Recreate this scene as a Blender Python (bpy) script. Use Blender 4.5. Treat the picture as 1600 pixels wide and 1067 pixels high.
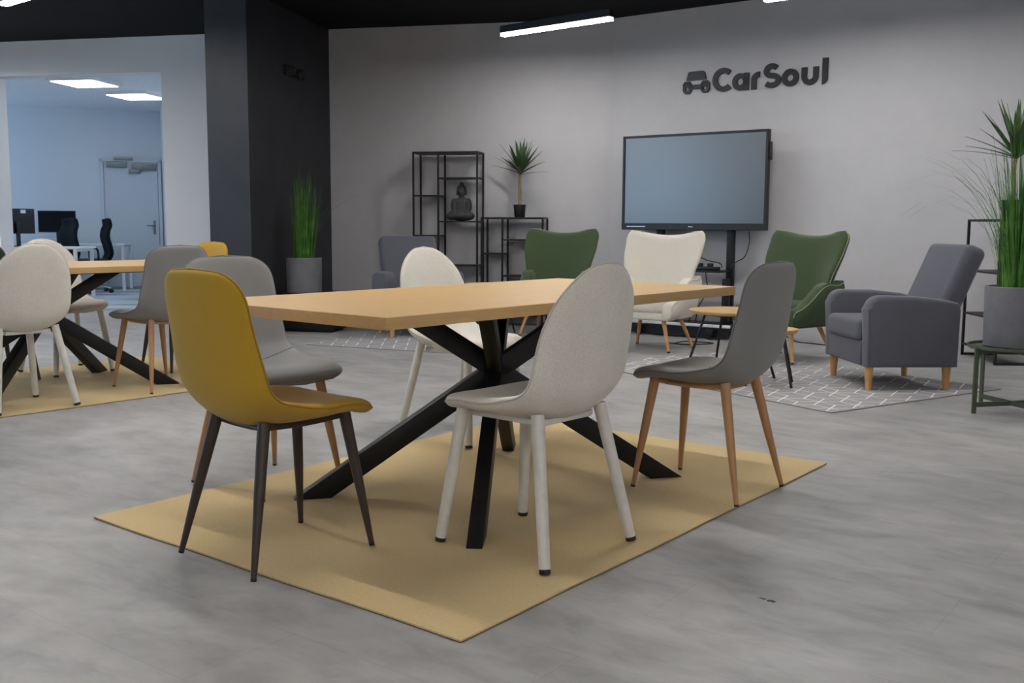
import bpy, bmesh, math, random
from mathutils import Vector, Matrix
R = math.radians
random.seed(7)
for o in list(bpy.data.objects): bpy.data.objects.remove(o, do_unlink=True)
scene = bpy.context.scene
COL = scene.collection

# ------------------------------------------------------------------ camera
PITCH, ROLL, CAMH, FPX = .1136, -.0049, 1.0044, 1585.0
cam = bpy.data.cameras.new('camera'); cam.sensor_width = 36; cam.lens = FPX / 1600 * 36
cam.clip_start = .05; cam.clip_end = 200
camo = bpy.data.objects.new('camera', cam); COL.objects.link(camo)
_r = Vector((1, 0, 0)); _f = Vector((0, math.cos(PITCH), -math.sin(PITCH))); _d = Vector((0, -math.sin(PITCH), -math.cos(PITCH)))
_r2 = _r * math.cos(ROLL) + _d * math.sin(ROLL); _d2 = -_r * math.sin(ROLL) + _d * math.cos(ROLL)
camo.matrix_world = Matrix(((_r2.x, -_d2.x, -_f.x, 0), (_r2.y, -_d2.y, -_f.y, 0), (_r2.z, -_d2.z, -_f.z, CAMH), (0, 0, 0, 1)))
scene.camera = camo

# ------------------------------------------------------------------ world (overcast daylight that enters through the windows) and exposure
w = bpy.data.worlds.new('world'); scene.world = w; w.use_nodes = True
SKY = (.50, .74, 1.0); SKY_STRENGTH = 6.5
w.node_tree.nodes['Background'].inputs[0].default_value = (*SKY, 1)
w.node_tree.nodes['Background'].inputs[1].default_value = SKY_STRENGTH
vs = scene.view_settings
vs.view_transform = 'Standard'; vs.look = 'None'; vs.gamma = 1; vs.use_curve_mapping = False
vs.exposure = 0.0
LAMP_STRENGTH = 109.0          # linear ceiling lamps
LAMP_COLOR = (1.0, .985, .965)
PANEL_STRENGTH = 9.0

def portal(name, loc, rot, sx, sy):
    l = bpy.data.lights.new(name, 'AREA'); l.shape = 'RECTANGLE'; l.size = sx; l.size_y = sy
    l.cycles.is_portal = True
    o = bpy.data.objects.new(name, l); COL.objects.link(o); o.location = loc; o.rotation_euler = rot
portal('window_portal', (-9.08, 4.2, 1.75), (0, R(-90), 0), 1.8, 2.6)
portal('window_portal', (-9.08, 7.3, 1.75), (0, R(-90), 0), 1.8, 2.6)
portal('window_portal', (-9.68, 13.75, 1.75), (0, R(-90), 0), 1.7, 1.7)

# ------------------------------------------------------------------ helpers
def lin(r, g, b):
    f = lambda c: (c / 255 / 12.92) if c / 255 <= .04045 else ((c / 255 + .055) / 1.055) ** 2.4
    return (f(r), f(g), f(b))

class NT:
    def __init__(s, name):
        s.m = bpy.data.materials.new(name); s.m.use_nodes = True
        s.t = s.m.node_tree; s.n = s.t.nodes; s.b = s.n['Principled BSDF']
    def node(s, ty, **kw):
        x = s.n.new(ty)
        for k, v in kw.items(): setattr(x, k, v)
        return x
    def link(s, a, b): s.t.links.new(a, b)
    def coord(s, out='Object', scale=(1, 1, 1), rot=(0, 0, 0)):
        c = s.node('ShaderNodeTexCoord'); mp = s.node('ShaderNodeMapping')
        mp.inputs['Scale'].default_value = scale; mp.inputs['Rotation'].default_value = rot
        s.link(c.outputs[out], mp.inputs['Vector']); return mp.outputs[0]
    def noise(s, vec, scale, detail=4, rough=.55, dist=0):
        x = s.node('ShaderNodeTexNoise'); x.inputs['Scale'].default_value = scale
        x.inputs['Detail'].default_value = detail; x.inputs['Roughness'].default_value = rough; x.inputs['Distortion'].default_value = dist
        s.link(vec, x.inputs['Vector']); return x.outputs['Fac']
    def ramp(s, fac, stops):
        x = s.node('ShaderNodeValToRGB'); e = x.color_ramp.elements
        while len(e) < len(stops): e.new(.5)
        for i, (p, c) in enumerate(stops): e[i].position = p; e[i].color = (*c, 1)
        s.link(fac, x.inputs[0]); return x.outputs[0]
    def mix(s, fac, a, b, mode='MIX'):
        x = s.node('ShaderNodeMix', data_type='RGBA', blend_type=mode)
        if isinstance(fac, float): x.inputs[0].default_value = fac
        else: s.link(fac, x.inputs[0])
        for i, q in ((6, a), (7, b)):
            if isinstance(q, tuple): x.inputs[i].default_value = (*q, 1)
            else: s.link(q, x.inputs[i])
        return x.outputs[2]
    def bump(s, h, strength=.2, dist=.01):
        x = s.node('ShaderNodeBump'); x.inputs['Strength'].default_value = strength; x.inputs['Distance'].default_value = dist
        s.link(h, x.inputs['Height']); s.link(x.outputs[0], s.b.inputs['Normal'])
    def base(s, c): 
        if isinstance(c, tuple): s.b.inputs['Base Color'].default_value = (*c, 1)
        else: s.link(c, s.b.inputs['Base Color'])
    def set(s, rough=.5, metal=0, spec=.5, sheen=0):
        s.b.inputs['Roughness'].default_value = rough; s.b.inputs['Metallic'].default_value = metal
        s.b.inputs['Specular IOR Level'].default_value = spec
        if sheen: s.b.inputs['Sheen Weight'].default_value = sheen

def sc(c, k): return tuple(min(1, x * k) for x in c)
def plain(name, c, rough=.5, metal=0, spec=.5, var=.06, nscale=30, bump=0):
    m = NT(name); v = m.coord(); f = m.noise(v, nscale, 3)
    m.base(m.ramp(f, [(.3, sc(c, 1 - var)), (.7, sc(c, 1 + var))])); m.set(rough, metal, spec)
    if bump: m.bump(f, bump, .004)
    return m.m
def fabric(name, c, scale=420, rough=.9, var=.16, bump=.25, sheen=.15):
    m = NT(name); v = m.coord()
    f = m.noise(v, scale, 2, .7); g = m.noise(v, 6, 2)
    col = m.ramp(f, [(.3, sc(c, 1 - var)), (.7, sc(c, 1 + var))])
    m.base(m.mix(.5, col, m.ramp(g, [(.3, sc(c, .93)), (.7, sc(c, 1.07))]))); m.set(rough, 0, .25, sheen); m.bump(f, bump, .002)
    return m.m
def wood(name, c, axis='x', dark=.72, scale=1.0, rough=.45, bump=.05):
    m = NT(name); s = {'x': (1.2, 22, 22), 'y': (22, 1.2, 22), 'z': (22, 22, 1.2)}[axis]
    v = m.coord(scale=tuple(q * scale for q in s))
    f = m.noise(v, 1.6, 5, .6, .4); g = m.noise(v, 7, 3, .6)
    a = m.ramp(f, [(.25, sc(c, dark)), (.5, c), (.8, sc(c, 1.12))]); b = m.ramp(g, [(.3, sc(c, .9)), (.7, sc(c, 1.08))])
    m.base(m.mix(.45, a, b)); m.set(rough, 0, .4); m.bump(g, bump, .002)
    return m.m
def plaster(name, c, var=.12, rough=.75, bump=.08):
    m = NT(name); v = m.coord()
    f = m.noise(v, .9, 6, .6, .6); g = m.noise(v, 4.5, 5, .65, .3); h = m.noise(v, 60, 3)
    a = m.ramp(f, [(.3, sc(c, 1 - var)), (.7, sc(c, 1 + var))]); b = m.ramp(g, [(.3, sc(c, 1 - var * .6)), (.7, sc(c, 1 + var * .6))])
    m.base(m.mix(.5, a, b)); m.set(rough, 0, .3); m.bump(h, bump, .003)
    return m.m
def emission(name, c, s):
    m = bpy.data.materials.new(name); m.use_nodes = True; t = m.node_tree; t.nodes.clear()
    e = t.nodes.new('ShaderNodeEmission'); o = t.nodes.new('ShaderNodeOutputMaterial')
    e.inputs[0].default_value = (*c, 1); e.inputs[1].default_value = s; t.links.new(e.outputs[0], o.inputs[0]); return m

class MB:
    """collects geometry of ONE mesh object"""
    def __init__(s): s.bm = bmesh.new()
    def box(s, c, size, rot=None, bev=0, seg=2, top=1.0):
        t = bmesh.new(); bmesh.ops.create_cube(t, size=1)
        for v in t.verts:
            k = top if v.co.z > 0 else 1
            v.co = Vector((v.co.x * size[0] * k, v.co.y * size[1] * k, v.co.z * size[2]))
        if bev: bmesh.ops.bevel(t, geom=list(t.edges), offset=bev, segments=seg, profile=.5, affect='EDGES')
        M = Matrix.Translation(c) @ (rot.to_4x4() if rot is not None else Matrix())
        bmesh.ops.transform(t, matrix=M, verts=t.verts); s._join(t); return s
    def _join(s, t):
        me = bpy.data.meshes.new('tmp'); t.to_mesh(me); t.free(); s.bm.from_mesh(me); bpy.data.meshes.remove(me)
    def raw(s, vs, fs):
        v = [s.bm.verts.new(p) for p in vs]
        for f in fs:
            try: s.bm.faces.new([v[i] for i in f])
            except ValueError: pass
        return s
    def cone(s, a, b, ra, rb, n=16, cap=True):
        a = Vector(a); b = Vector(b); d = (b - a).normalized()
        u = d.orthogonal().normalized(); w_ = d.cross(u)
        vs = []
        for p, r in ((a, ra), (b, rb)):
            for i in range(n):
                t = 2 * math.pi * i / n; vs.append(p + (u * math.cos(t) + w_ * math.sin(t)) * r)
        fs = [(i, (i + 1) % n, n + (i + 1) % n, n + i) for i in range(n)]
        if cap: fs += [tuple(range(n - 1, -1, -1)), tuple(range(n, 2 * n))]
        return s.raw(vs, fs)
    def lathe(s, prof, n=32, c=(0, 0, 0)):
        vs = []; fs = []
        for r, z in prof:
            for i in range(n):
                t = 2 * math.pi * i / n; vs.append((c[0] + r * math.cos(t), c[1] + r * math.sin(t), c[2] + z))
        for j in range(len(prof) - 1):
            for i in range(n):
                fs.append((j * n + i, j * n + (i + 1) % n, (j + 1) * n + (i + 1) % n, (j + 1) * n + i))
        fs.append(tuple(range(n - 1, -1, -1))); fs.append(tuple((len(prof) - 1) * n + i for i in range(n)))
        return s.raw(vs, fs)
    def tube(s, pts, r, n=8, closed=False):
        pts = [Vector(p) for p in pts]; N = len(pts); vs = []; fs = []; prev = None
        for k, p in enumerate(pts):
            a = pts[(k - 1) % N] if (closed or k) else p; b = pts[(k + 1) % N] if (closed or k < N - 1) else p
            d = (b - a).normalized()
            u = d.orthogonal().normalized() if prev is None else (prev - d * prev.dot(d)).normalized()
            prev = u; w_ = d.cross(u); rr = r[k] if isinstance(r, (list, tuple)) else r
            for i in range(n):
                t = 2 * math.pi * i / n; vs.append(p + (u * math.cos(t) + w_ * math.sin(t)) * rr)
        for k in range(N if closed else N - 1):
            for i in range(n):
                q = (k + 1) % N; fs.append((k * n + i, k * n + (i + 1) % n, q * n + (i + 1) % n, q * n + i))
        if not closed: fs += [tuple(range(n - 1, -1, -1)), tuple((N - 1) * n + i for i in range(n))]
        return s.raw(vs, fs)
    def prism(s, poly, z0, z1, M=None, bev=0, seg=2):
        t = bmesh.new(); n = len(poly)
        a = [t.verts.new((x, y, z0)) for x, y in poly]; b = [t.verts.new((x, y, z1)) for x, y in poly]
        t.faces.new(a[::-1]); t.faces.new(b)
        for i in range(n): t.faces.new((a[i], a[(i + 1) % n], b[(i + 1) % n], b[i]))
        bmesh.ops.recalc_face_normals(t, faces=t.faces)
        if bev:
            bmesh.ops.bevel(t, geom=[e for e in t.edges if abs(e.verts[0].co.z - e.verts[1].co.z) < 1e-6], offset=bev, segments=seg, profile=.5, affect='EDGES')
        if M is not None: bmesh.ops.transform(t, matrix=M, verts=t.verts)
        s._join(t); return s
    def ell(s, c, r, n=14):
        t = bmesh.new(); bmesh.ops.create_uvsphere(t, u_segments=n * 2, v_segments=n, radius=1)
        bmesh.ops.transform(t, matrix=Matrix.Translation(c) @ Matrix.Diagonal((*r, 1)), verts=t.verts); s._join(t); return s
    def build(s, name, mat, parent=None, smooth=40, loc=None, rz=0):
        bmesh.ops.recalc_face_normals(s.bm, faces=s.bm.faces)
        me = bpy.data.meshes.new(name); s.bm.to_mesh(me); s.bm.free(); me.materials.append(mat)
        if smooth:
            for p in me.polygons: p.use_smooth = True
            if smooth < 180: me.set_sharp_from_angle(angle=R(smooth))
        o = bpy.data.objects.new(name, me); COL.objects.link(o)
        if parent: o.parent = parent
        if loc: o.location = loc
        if rz: o.rotation_euler.z = rz
        return o

def thing(name, label, cat, loc, facing=None, group=None, rz=0):
    o = bpy.data.objects.new(name, None); COL.objects.link(o); o.empty_display_size = .1
    o.location = loc; o.rotation_euler.z = R(facing - 90) if facing is not None else rz
    o['label'] = label; o['category'] = cat
    if group: o['group'] = group
    return o
def tag(o, label, cat, group=None):
    o['label'] = label; o['category'] = cat
    if group: o['group'] = group
    return o
def struct(o): o['kind'] = 'structure'; return o
def children(o): return [c for c in bpy.data.objects if c.parent == o]
def copy_tree(src, loc, facing, label, group=None, parent=None):
    kids = {}
    for c in bpy.data.objects:
        if c.parent: kids.setdefault(c.parent.name, []).append(c)
    def rec(o, par):
        c = o.copy(); COL.objects.link(c); c.parent = par
        for k in kids.get(o.name, []): rec(k, c)
        return c
    r = rec(src, None); r.location = loc; r.rotation_euler = (0, 0, R(facing - 90)); r['label'] = label
    if group: r['group'] = group
    return r
def catmull(pts, n):
    P = [Vector(p) for p in pts]; P = [P[0] * 2 - P[1]] + P + [P[-1] * 2 - P[-2]]; out = []
    for i in range(1, len(P) - 2):
        for k in range(n):
            t = k / n; a, b, c, d = P[i - 1], P[i], P[i + 1], P[i + 2]
            out.append(.5 * ((2 * b) + (c - a) * t + (2 * a - 5 * b + 4 * c - d) * t * t + (3 * b - a - 3 * c + d) * t ** 3))
    out.append(P[-2]); return out
def interp(tab, x):
    if x <= tab[0][0]: return tab[0][1]
    for (a, p), (b, q) in zip(tab, tab[1:]):
        if x <= b:
            t = (x - a) / (b - a); t = t * t * (3 - 2 * t); return p + (q - p) * t
    return tab[-1][1]

# ------------------------------------------------------------------ materials
M = {}
# floor: concrete-look vinyl planks
m = NT('concrete_floor'); v = m.coord('Object', rot=(0, 0, R(37)))
mp = m.node('ShaderNodeMapping'); mp.inputs['Scale'].default_value = (.95, 1.8, 1); m.link(v, mp.inputs[0]); vv = mp.outputs[0]
f1 = m.noise(vv, 1.5, 8, .62, .9); f2 = m.noise(vv, 5.0, 8, .6, .4); f3 = m.noise(v, .55, 4, .5)
fc = lin(160, 158, 157)
a = m.ramp(f1, [(.32, sc(fc, .40)), (.43, sc(fc, .74)), (.55, fc), (.68, sc(fc, 1.40))]); b = m.ramp(f2, [(.34, sc(fc, .50)), (.5, fc), (.66, sc(fc, 1.34))])
c_ = m.mix(.5, a, b); c_ = m.mix(.28, c_, m.ramp(f3, [(.3, sc(lin(132, 134, 138), .9)), (.7, sc(lin(165, 160, 154), 1.05))]))
br = m.node('ShaderNodeTexBrick'); br.inputs['Scale'].default_value = 1; br.inputs['Brick Width'].default_value = 1.25; br.inputs['Row Height'].default_value = .32
br.inputs['Mortar Size'].default_value = .0012; br.inputs['Color1'].default_value = (1, 1, 1, 1); br.inputs['Color2'].default_value = (.96, .96, .96, 1); br.inputs['Mortar'].default_value = (.74, .74, .74, 1)
m.link(v, br.inputs['Vector']); m.base(m.mix(.75, c_, br.outputs[0], 'MULTIPLY'))
rr = m.node('ShaderNodeMapRange'); rr.inputs[3].default_value = .36; rr.inputs[4].default_value = .56; m.link(f2, rr.inputs[0]); m.link(rr.outputs[0], m.b.inputs['Roughness'])
m.b.inputs['Specular IOR Level'].default_value = .45; m.bump(f2, .04, .003); M['floor'] = m.m
M['wall'] = plaster('concrete_plaster', lin(187, 185, 188), .10)
M['wall_white'] = plaster('white_paint', lin(248, 248, 249), .01, .7, .03)
M['wall_light'] = plaster('light_grey_paint', lin(214, 213, 214), .04, .7, .03)
M['ceiling'] = plain('black_ceiling', lin(14, 14, 16), .9, 0, .2)
m = NT('dark_stucco'); v = m.coord(); f = m.noise(v, 1.6, 6, .65, 1.2); g = m.noise(v, 9, 7, .75, 1.6)
m.base(m.mix(m.ramp(g, [(.66, (0, 0, 0)), (.74, (.5, .5, .5))]), m.ramp(f, [(.3, lin(32, 33, 38)), (.7, lin(48, 48, 54))]), lin(92, 94, 100))); m.set(.5, 0, .45); m.bump(g, .12, .006); M['column'] = m.m
M['office_wall'] = plaster('office_paint', lin(206, 212, 218), .02, .7, .03)
M['office_ceiling'] = plain('office_ceiling_paint', lin(215, 218, 222), .85)
m = NT('office_carpet'); v = m.coord(scale=(.25, 1, 1), rot=(0, 0, R(-10))); f = m.noise(v, 1.1, 2, .4, .5); h = m.noise(m.coord(), 300, 2)
m.base(m.ramp(f, [(.30, lin(120, 118, 70)), (.40, lin(160, 172, 185)), (.52, lin(176, 186, 200)), (.60, lin(120, 70, 140)), (.64, lin(160, 172, 188))])); m.set(.95, 0, .1); m.bump(h, .3, .003); M['carpet'] = m.m
M['oak_top'] = wood('light_oak_veneer', lin(192, 156, 104), 'x', .86, 1.0, .42, .02)
M['oak_leg'] = wood('oak_print_metal', lin(172, 128, 88), 'z', .8, 1.6, .4)
M['beech'] = wood('beech', lin(196, 148, 96), 'z', .85, 1.5, .45)
M['dark_leg'] = wood('dark_walnut_print_metal', lin(58, 47, 42), 'z', .7, 1.6, .4)
M['black_metal'] = plain('black_powder_coat', lin(17, 17, 19), .45, 0, .4, .08, 60)
M['black_plastic'] = plain('black_plastic', lin(20, 20, 22), .4, 0, .5)
M['soft_black'] = plain('black_letter', lin(33, 33, 36), .55)
M['white_leg'] = plain('cream_lacquered_metal', lin(206, 202, 194), .35)
M['mustard'] = fabric('mustard_fabric', lin(176, 138, 40))
M['mustard_pip'] = fabric('mustard_piping', lin(150, 116, 28))
M['grey'] = fabric('grey_fabric', lin(128, 126, 125), 380, .75, .08, .12)
M['grey_pip'] = fabric('grey_piping', lin(104, 103, 104))
M['cream'] = fabric('cream_fabric', lin(214, 208, 198), 260, .9, .26, .5)
M['cream_pip'] = fabric('cream_piping', lin(188, 181, 170))
M['bottle'] = fabric('bottle_green_fabric', lin(36, 52, 44)); M['tan_pip'] = fabric('tan_piping', lin(168, 118, 88))
M['armchair'] = fabric('slate_fabric', lin(88, 88, 97), 300)
M['green'] = fabric('moss_green_fabric', lin(62, 76, 50), 300)
M['green_pip'] = fabric('moss_green_piping', lin(136, 146, 112))
m = NT('cream_boucle'); v = m.coord(); vo = m.node('ShaderNodeTexVoronoi'); vo.inputs['Scale'].default_value = 260; m.link(v, vo.inputs['Vector'])
m.base(m.ramp(vo.outputs[0], [(.0, lin(222, 216, 203)), (.8, lin(206, 199, 185))])); m.set(.95, 0, .2, .3); m.bump(vo.outputs[0], .4, .004); M['boucle'] = m.m
m = NT('jute_rug'); v = m.coord(); wv = m.node('ShaderNodeTexWave', wave_type='BANDS', bands_direction='X'); wv.inputs['Scale'].default_value = 62; wv.inputs['Distortion'].default_value = 2; wv.inputs['Detail'].default_value = 2; wv.inputs['Detail Scale'].default_value = 3; m.link(v, wv.inputs[0])
f = m.noise(v, 160, 3, .7); g = m.noise(v, 3, 3); yc = lin(200, 175, 128)
col = m.mix(.5, m.ramp(f, [(.3, sc(yc, .76)), (.7, sc(yc, 1.2))]), m.ramp(wv.outputs[1], [(.2, sc(yc, .86)), (.8, sc(yc, 1.1))]))
m.base(m.mix(.3, col, m.ramp(g, [(.3, sc(yc, .9)), (.7, sc(yc, 1.08))]))); m.set(.95, 0, .15, .1); m.bump(f, .45, .004); M['jute'] = m.m
M['rug_back'] = plain('rug_backing', lin(74, 66, 62), .9)
M['lattice'] = fabric('grey_flatweave', lin(150, 147, 148), 250, .95, .12, .3, .05)
M['line'] = fabric('white_yarn', lin(226, 224, 222), 250, .95, .06, .2, .05)
M['planter'] = plain('grey_fibre_cement', lin(112, 112, 117), .8, 0, .3, .12, 9, .1)
M['soil'] = plain('soil', lin(46, 36, 28), 1, 0, .1, .3, 80, .5)
m = NT('grass_green'); v = m.coord(); f = m.noise(v, 9, 3); m.base(m.ramp(f, [(.3, lin(38, 78, 24)), (.5, lin(62, 112, 36)), (.7, lin(104, 146, 62))])); m.set(.5, 0, .4); M['grass'] = m.m
m = NT('yucca_green'); v = m.coord(); f = m.noise(v, 7, 3); m.base(m.ramp(f, [(.3, lin(40, 62, 36)), (.6, lin(74, 98, 56)), (.8, lin(120, 138, 92))])); m.set(.45, 0, .45); M['yucca'] = m.m
M['bark'] = plain('yucca_bark', lin(140, 116, 78), .8, 0, .3, .3, 40, .4)
M['stone'] = plain('dark_stone', lin(62, 62, 64), .75, 0, .35, .15, 30, .15)
M['olive_metal'] = plain('olive_green_metal', lin(70, 78, 60), .5, 0, .5, .06)
M['black_mesh'] = plain('black_mesh_fabric', lin(16, 18, 22), .85, 0, .2)
M['chrome'] = plain('chrome', (.75, .76, .78), .2, 1)
M['silver'] = plain('brushed_silver', lin(176, 178, 182), .35, .6)
M['desk'] = plain('white_laminate', lin(226, 228, 230), .45)
M['door'] = plain('pale_grey_door', lin(196, 203, 212), .5, 0, .5, .02)
M['door_metal'] = plain('grey_metal', lin(122, 128, 130), .4, .5)
m = NT('matte_screen'); m.base(lin(20, 22, 25)); m.set(.30, 0, .56); m.b.inputs['IOR'].default_value = 2.2; M['screen'] = m.m
M['sticker'] = plain('white_sticker', lin(225, 228, 230), .5)
M['lamp_on'] = emission('lamp_diffuser', LAMP_COLOR, LAMP_STRENGTH)
M['lens_edge'] = emission('lens_edge_glow', LAMP_COLOR, 2.2)
M['panel_on'] = emission('panel_diffuser', (.93, .97, 1.0), PANEL_STRENGTH)
M['frame_white'] = plain('white_window_frame', lin(225, 226, 228), .5)
gm = bpy.data.materials.new('window_glass'); gm.use_nodes = True; t = gm.node_tree; t.nodes.clear()
tr = t.nodes.new('ShaderNodeBsdfTransparent'); gl = t.nodes.new('ShaderNodeBsdfGlossy'); gl.inputs['Roughness'].default_value = .02; mx = t.nodes.new('ShaderNodeMixShader'); mx.inputs[0].default_value = .06; ou = t.nodes.new('ShaderNodeOutputMaterial')
t.links.new(tr.outputs[0], mx.inputs[1]); t.links.new(gl.outputs[0], mx.inputs[2]); t.links.new(mx.outputs[0], ou.inputs[0]); M['glass'] = gm

# ------------------------------------------------------------------ the room
CEIL = 3.04
K = Vector((.994, 10.294)); D1 = Vector((math.cos(R(-12.3)), math.sin(R(-12.3)))); D2 = Vector((math.cos(R(-36)), math.sin(R(-36))))
N1 = Vector((-D1.y, D1.x)); N2 = Vector((-D2.y, D2.x))        # away from the room
struct(MB().box((-1.2, 3.4, -.05), (16.6, 20.0, .1)).build('floor', M['floor'], smooth=0))
struct(MB().prism([(-9.2, -6.6), (7.0, -6.6), (7.0, 6.2), (1.06, 10.45), (-9.2, 12.7)], CEIL, CEIL + .12).build('ceiling', M['ceiling'], smooth=0))
def wallseg(mb, P, D, s0, s1, z0, z1, th=.22):
    N = Vector((-D.y, D.x)); a = P + D * s0; b = P + D * s1
    if (N.dot(a) < 0): N = -N
    mb.prism([(a.x, a.y), (b.x, b.y), (b.x + N.x * th, b.y + N.y * th), (a.x + N.x * th, a.y + N.y * th)], z0, z1); return mb
S_COL = (K.x + 1.94) / D1.x; S_R = (K.x + 3.855) / D1.x; S_L = (K.x + 5.93) / D1.x
struct(wallseg(MB(), K, D1, -S_COL - .2, .05, 0, CEIL).build('wall_back', M['wall'], smooth=0))
mb = MB(); wallseg(mb, K, D1, -S_R, -S_COL - .2, 0, CEIL); wallseg(mb, K, D1, -S_L, -S_R, 2.66, CEIL)
struct(mb.build('wall_opening', M['wall_light'], smooth=0))
struct(wallseg(MB(), K, D1, -10.3, -S_L, 0, CEIL).build('wall_white', M['wall_white'], smooth=0))
struct(wallseg(MB(), K, D2, 0, 7.2, 0, CEIL).build('wall_right', M['wall'], smooth=0))
struct(MB().box((6.95, -.1, CEIL / 2), (.2, 12.9, CEIL)).build('wall_side', M['wall_white'], smooth=0))
struct(MB().box((-1.1, -6.5, CEIL / 2), (16.2, .2, CEIL)).build('wall_rear', M['wall_white'], smooth=0))
mb = MB()
for y0, y1, z0, z1 in ((-6.6, 12.8, 0, .85), (-6.6, 12.8, 2.65, CEIL), (-6.6, 2.9, .85, 2.65), (5.5, 6.0, .85, 2.65), (8.6, 12.8, .85, 2.65)):
    mb.box((-9.1, (y0 + y1) / 2, (z0 + z1) / 2), (.2, y1 - y0, z1 - z0))
struct(mb.build('wall_left', M['wall_white'], smooth=0))
def window(n, x, y0, y1, z0, z1):
    o = struct(thing(f'window_{n}', 'white framed window', 'window', (x, (y0 + y1) / 2, z0)))
    for k in ('label', 'category'): del o[k]
    h = z1 - z0; w_ = y1 - y0
    for y in (-w_ / 2 + .03, 0, w_ / 2 - .03): MB().box((0, y, h / 2), (.07, .06, h)).build('mullion', M['frame_white'], o, 0)
    for z in (.03, h - .03): MB().box((0, 0, z), (.07, w_, .06)).build('frame_rail', M['frame_white'], o, 0)
    for y in (-w_ / 4, w_ / 4): MB().box((0, y, h / 2), (.008, w_ / 2 - .06, h - .1)).build('pane', M['glass'], o, 0)
window(1, -9.1, 2.9, 5.5, .85, 2.65); window(2, -9.1, 6.0, 8.6, .85, 2.65)
# dark stucco pier between the opening and the back wall
c0 = K - D1 * S_COL; nn = -N1 if N1.y > 0 else N1
pc = c0 + nn * 1.86; pl = pc - D1 * .40
struct(MB().prism([(c0.x, c0.y), (pc.x, pc.y), (pl.x, pl.y), (pl.x - nn.x * 1.86, pl.y - nn.y * 1.86)], 0, CEIL - .001).build('pillar', M['column'], smooth=0))
# skirting along the right wall
struct(wallseg(MB(), K - N2 * .012, D2, .02, 7.0, 0, .06, .012).build('baseboard_right', M['wall'], smooth=0))
# office behind the opening
OR0 = Vector((-3.80, 11.56)); OF = Vector((-5.62, 16.46)); DF = Vector((math.cos(R(22.7)), math.sin(R(22.7)))); OL = OF - DF * 4.35
struct(MB().prism([(-3.855, 11.356), (OF.x + .2, OF.y + .15), (OL.x - .1, OL.y + .15), (-9.7, 12.62)], -.06, .003).build('floor_office', M['carpet'], smooth=0))
struct(MB().prism([(-3.7, 11.5), (OF.x + .3, OF.y + .3), (OL.x - .3, OL.y + .3), (-9.8, 12.8)], 2.78, 2.9).build('ceiling_office', M['office_ceiling'], smooth=0))
dr = (OF - OR0).normalized(); mb = MB(); nr = Vector((dr.y, -dr.x)); a, b = OR0, OF
mb.prism([(a.x, a.y), (b.x, b.y), (b.x + nr.x * .15, b.y + nr.y * .15), (a.x + nr.x * .15, a.y + nr.y * .15)], 0, 2.79); struct(mb.build('wall_office_right', M['office_wall'], smooth=0))
struct(wallseg(MB(), OF, DF, -4.5, .1, 0, 2.79, .15).build('wall_office_far', M['office_wall'], smooth=0))
mb = MB()
for y0, y1, z0, z1 in ((12.5, 15.0, 0, .9), (12.5, 15.0, 2.6, 2.79), (12.5, 12.9, .9, 2.6), (14.6, 15.0, .9, 2.6)): mb.box((-9.7, (y0 + y1) / 2, (z0 + z1) / 2), (.16, y1 - y0, z1 - z0))
struct(mb.build('wall_office_left', M['office_wall'], smooth=0)); window(3, -9.7, 12.9, 14.6, .9, 2.6)
# office door
dm = Vector((-6.06, 16.275)); od = struct(thing('door_1', 'door', 'door', (dm.x - DF.y * -.0, dm.y, 0), rz=R(22.7)))
for k in ('label', 'category'): del od[k]
MB().box((0, -.022, .995), (.80, .04, 1.97), bev=.004).build('door_leaf', M['door'], od, 0)
for x in (-.43, .43): MB().box((x, -.03, 1.0), (.05, .06, 2.02)).build('door_jamb', M['door'], od, 0)
MB().box((0, -.03, 2.0), (.91, .06, .05)).build('door_head', M['door'], od, 0)
ha = MB().box((.33, -.048, .95), (.035, .012, .22), bev=.004).cone((.33, -.05, .98), (.33, -.10, .98), .009, .009).cone((.34, -.095, .98), (.21, -.095, .98), .009, .008).build('door_handle', M['door_metal'], od)
MB().box((-.2, -.07, 1.93), (.30, .06, .09), bev=.006).build('door_closer', M['door_metal'], od); MB().box((-.1, -.06, 2.02), (.28, .05, .04), bev=.004).build('closer_arm', M['door_metal'], od)
MB().box((.2, -.07, 1.90), (.36, .06, .10), bev=.006).build('release_bar', M['door_metal'], od); MB().box((.06, -.075, 1.83), (.18, .05, .06), bev=.005).build('release_box', M['door_metal'], od)
# office ceiling panels
def panel(c, label):
    o = thing('ceiling_panel_light', label, 'light', (c[0], c[1], 2.74), rz=R(-10), group='office ceiling panels')
    MB().box((0, 0, .02), (.64, .64, .04)).build('tray', M['frame_white'], o, 0)
    for k in (-1, 0, 1): MB().box((k * .195, 0, -.004), (.165, .58, .008)).build('diffuser', M['panel_on'], o, 0)
panel((-5.35, 12.95), 'square lit ceiling panel in the office, nearer one on the left')
panel((-5.18, 14.25), 'square lit ceiling panel in the office, farther one nearest the door')

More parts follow.
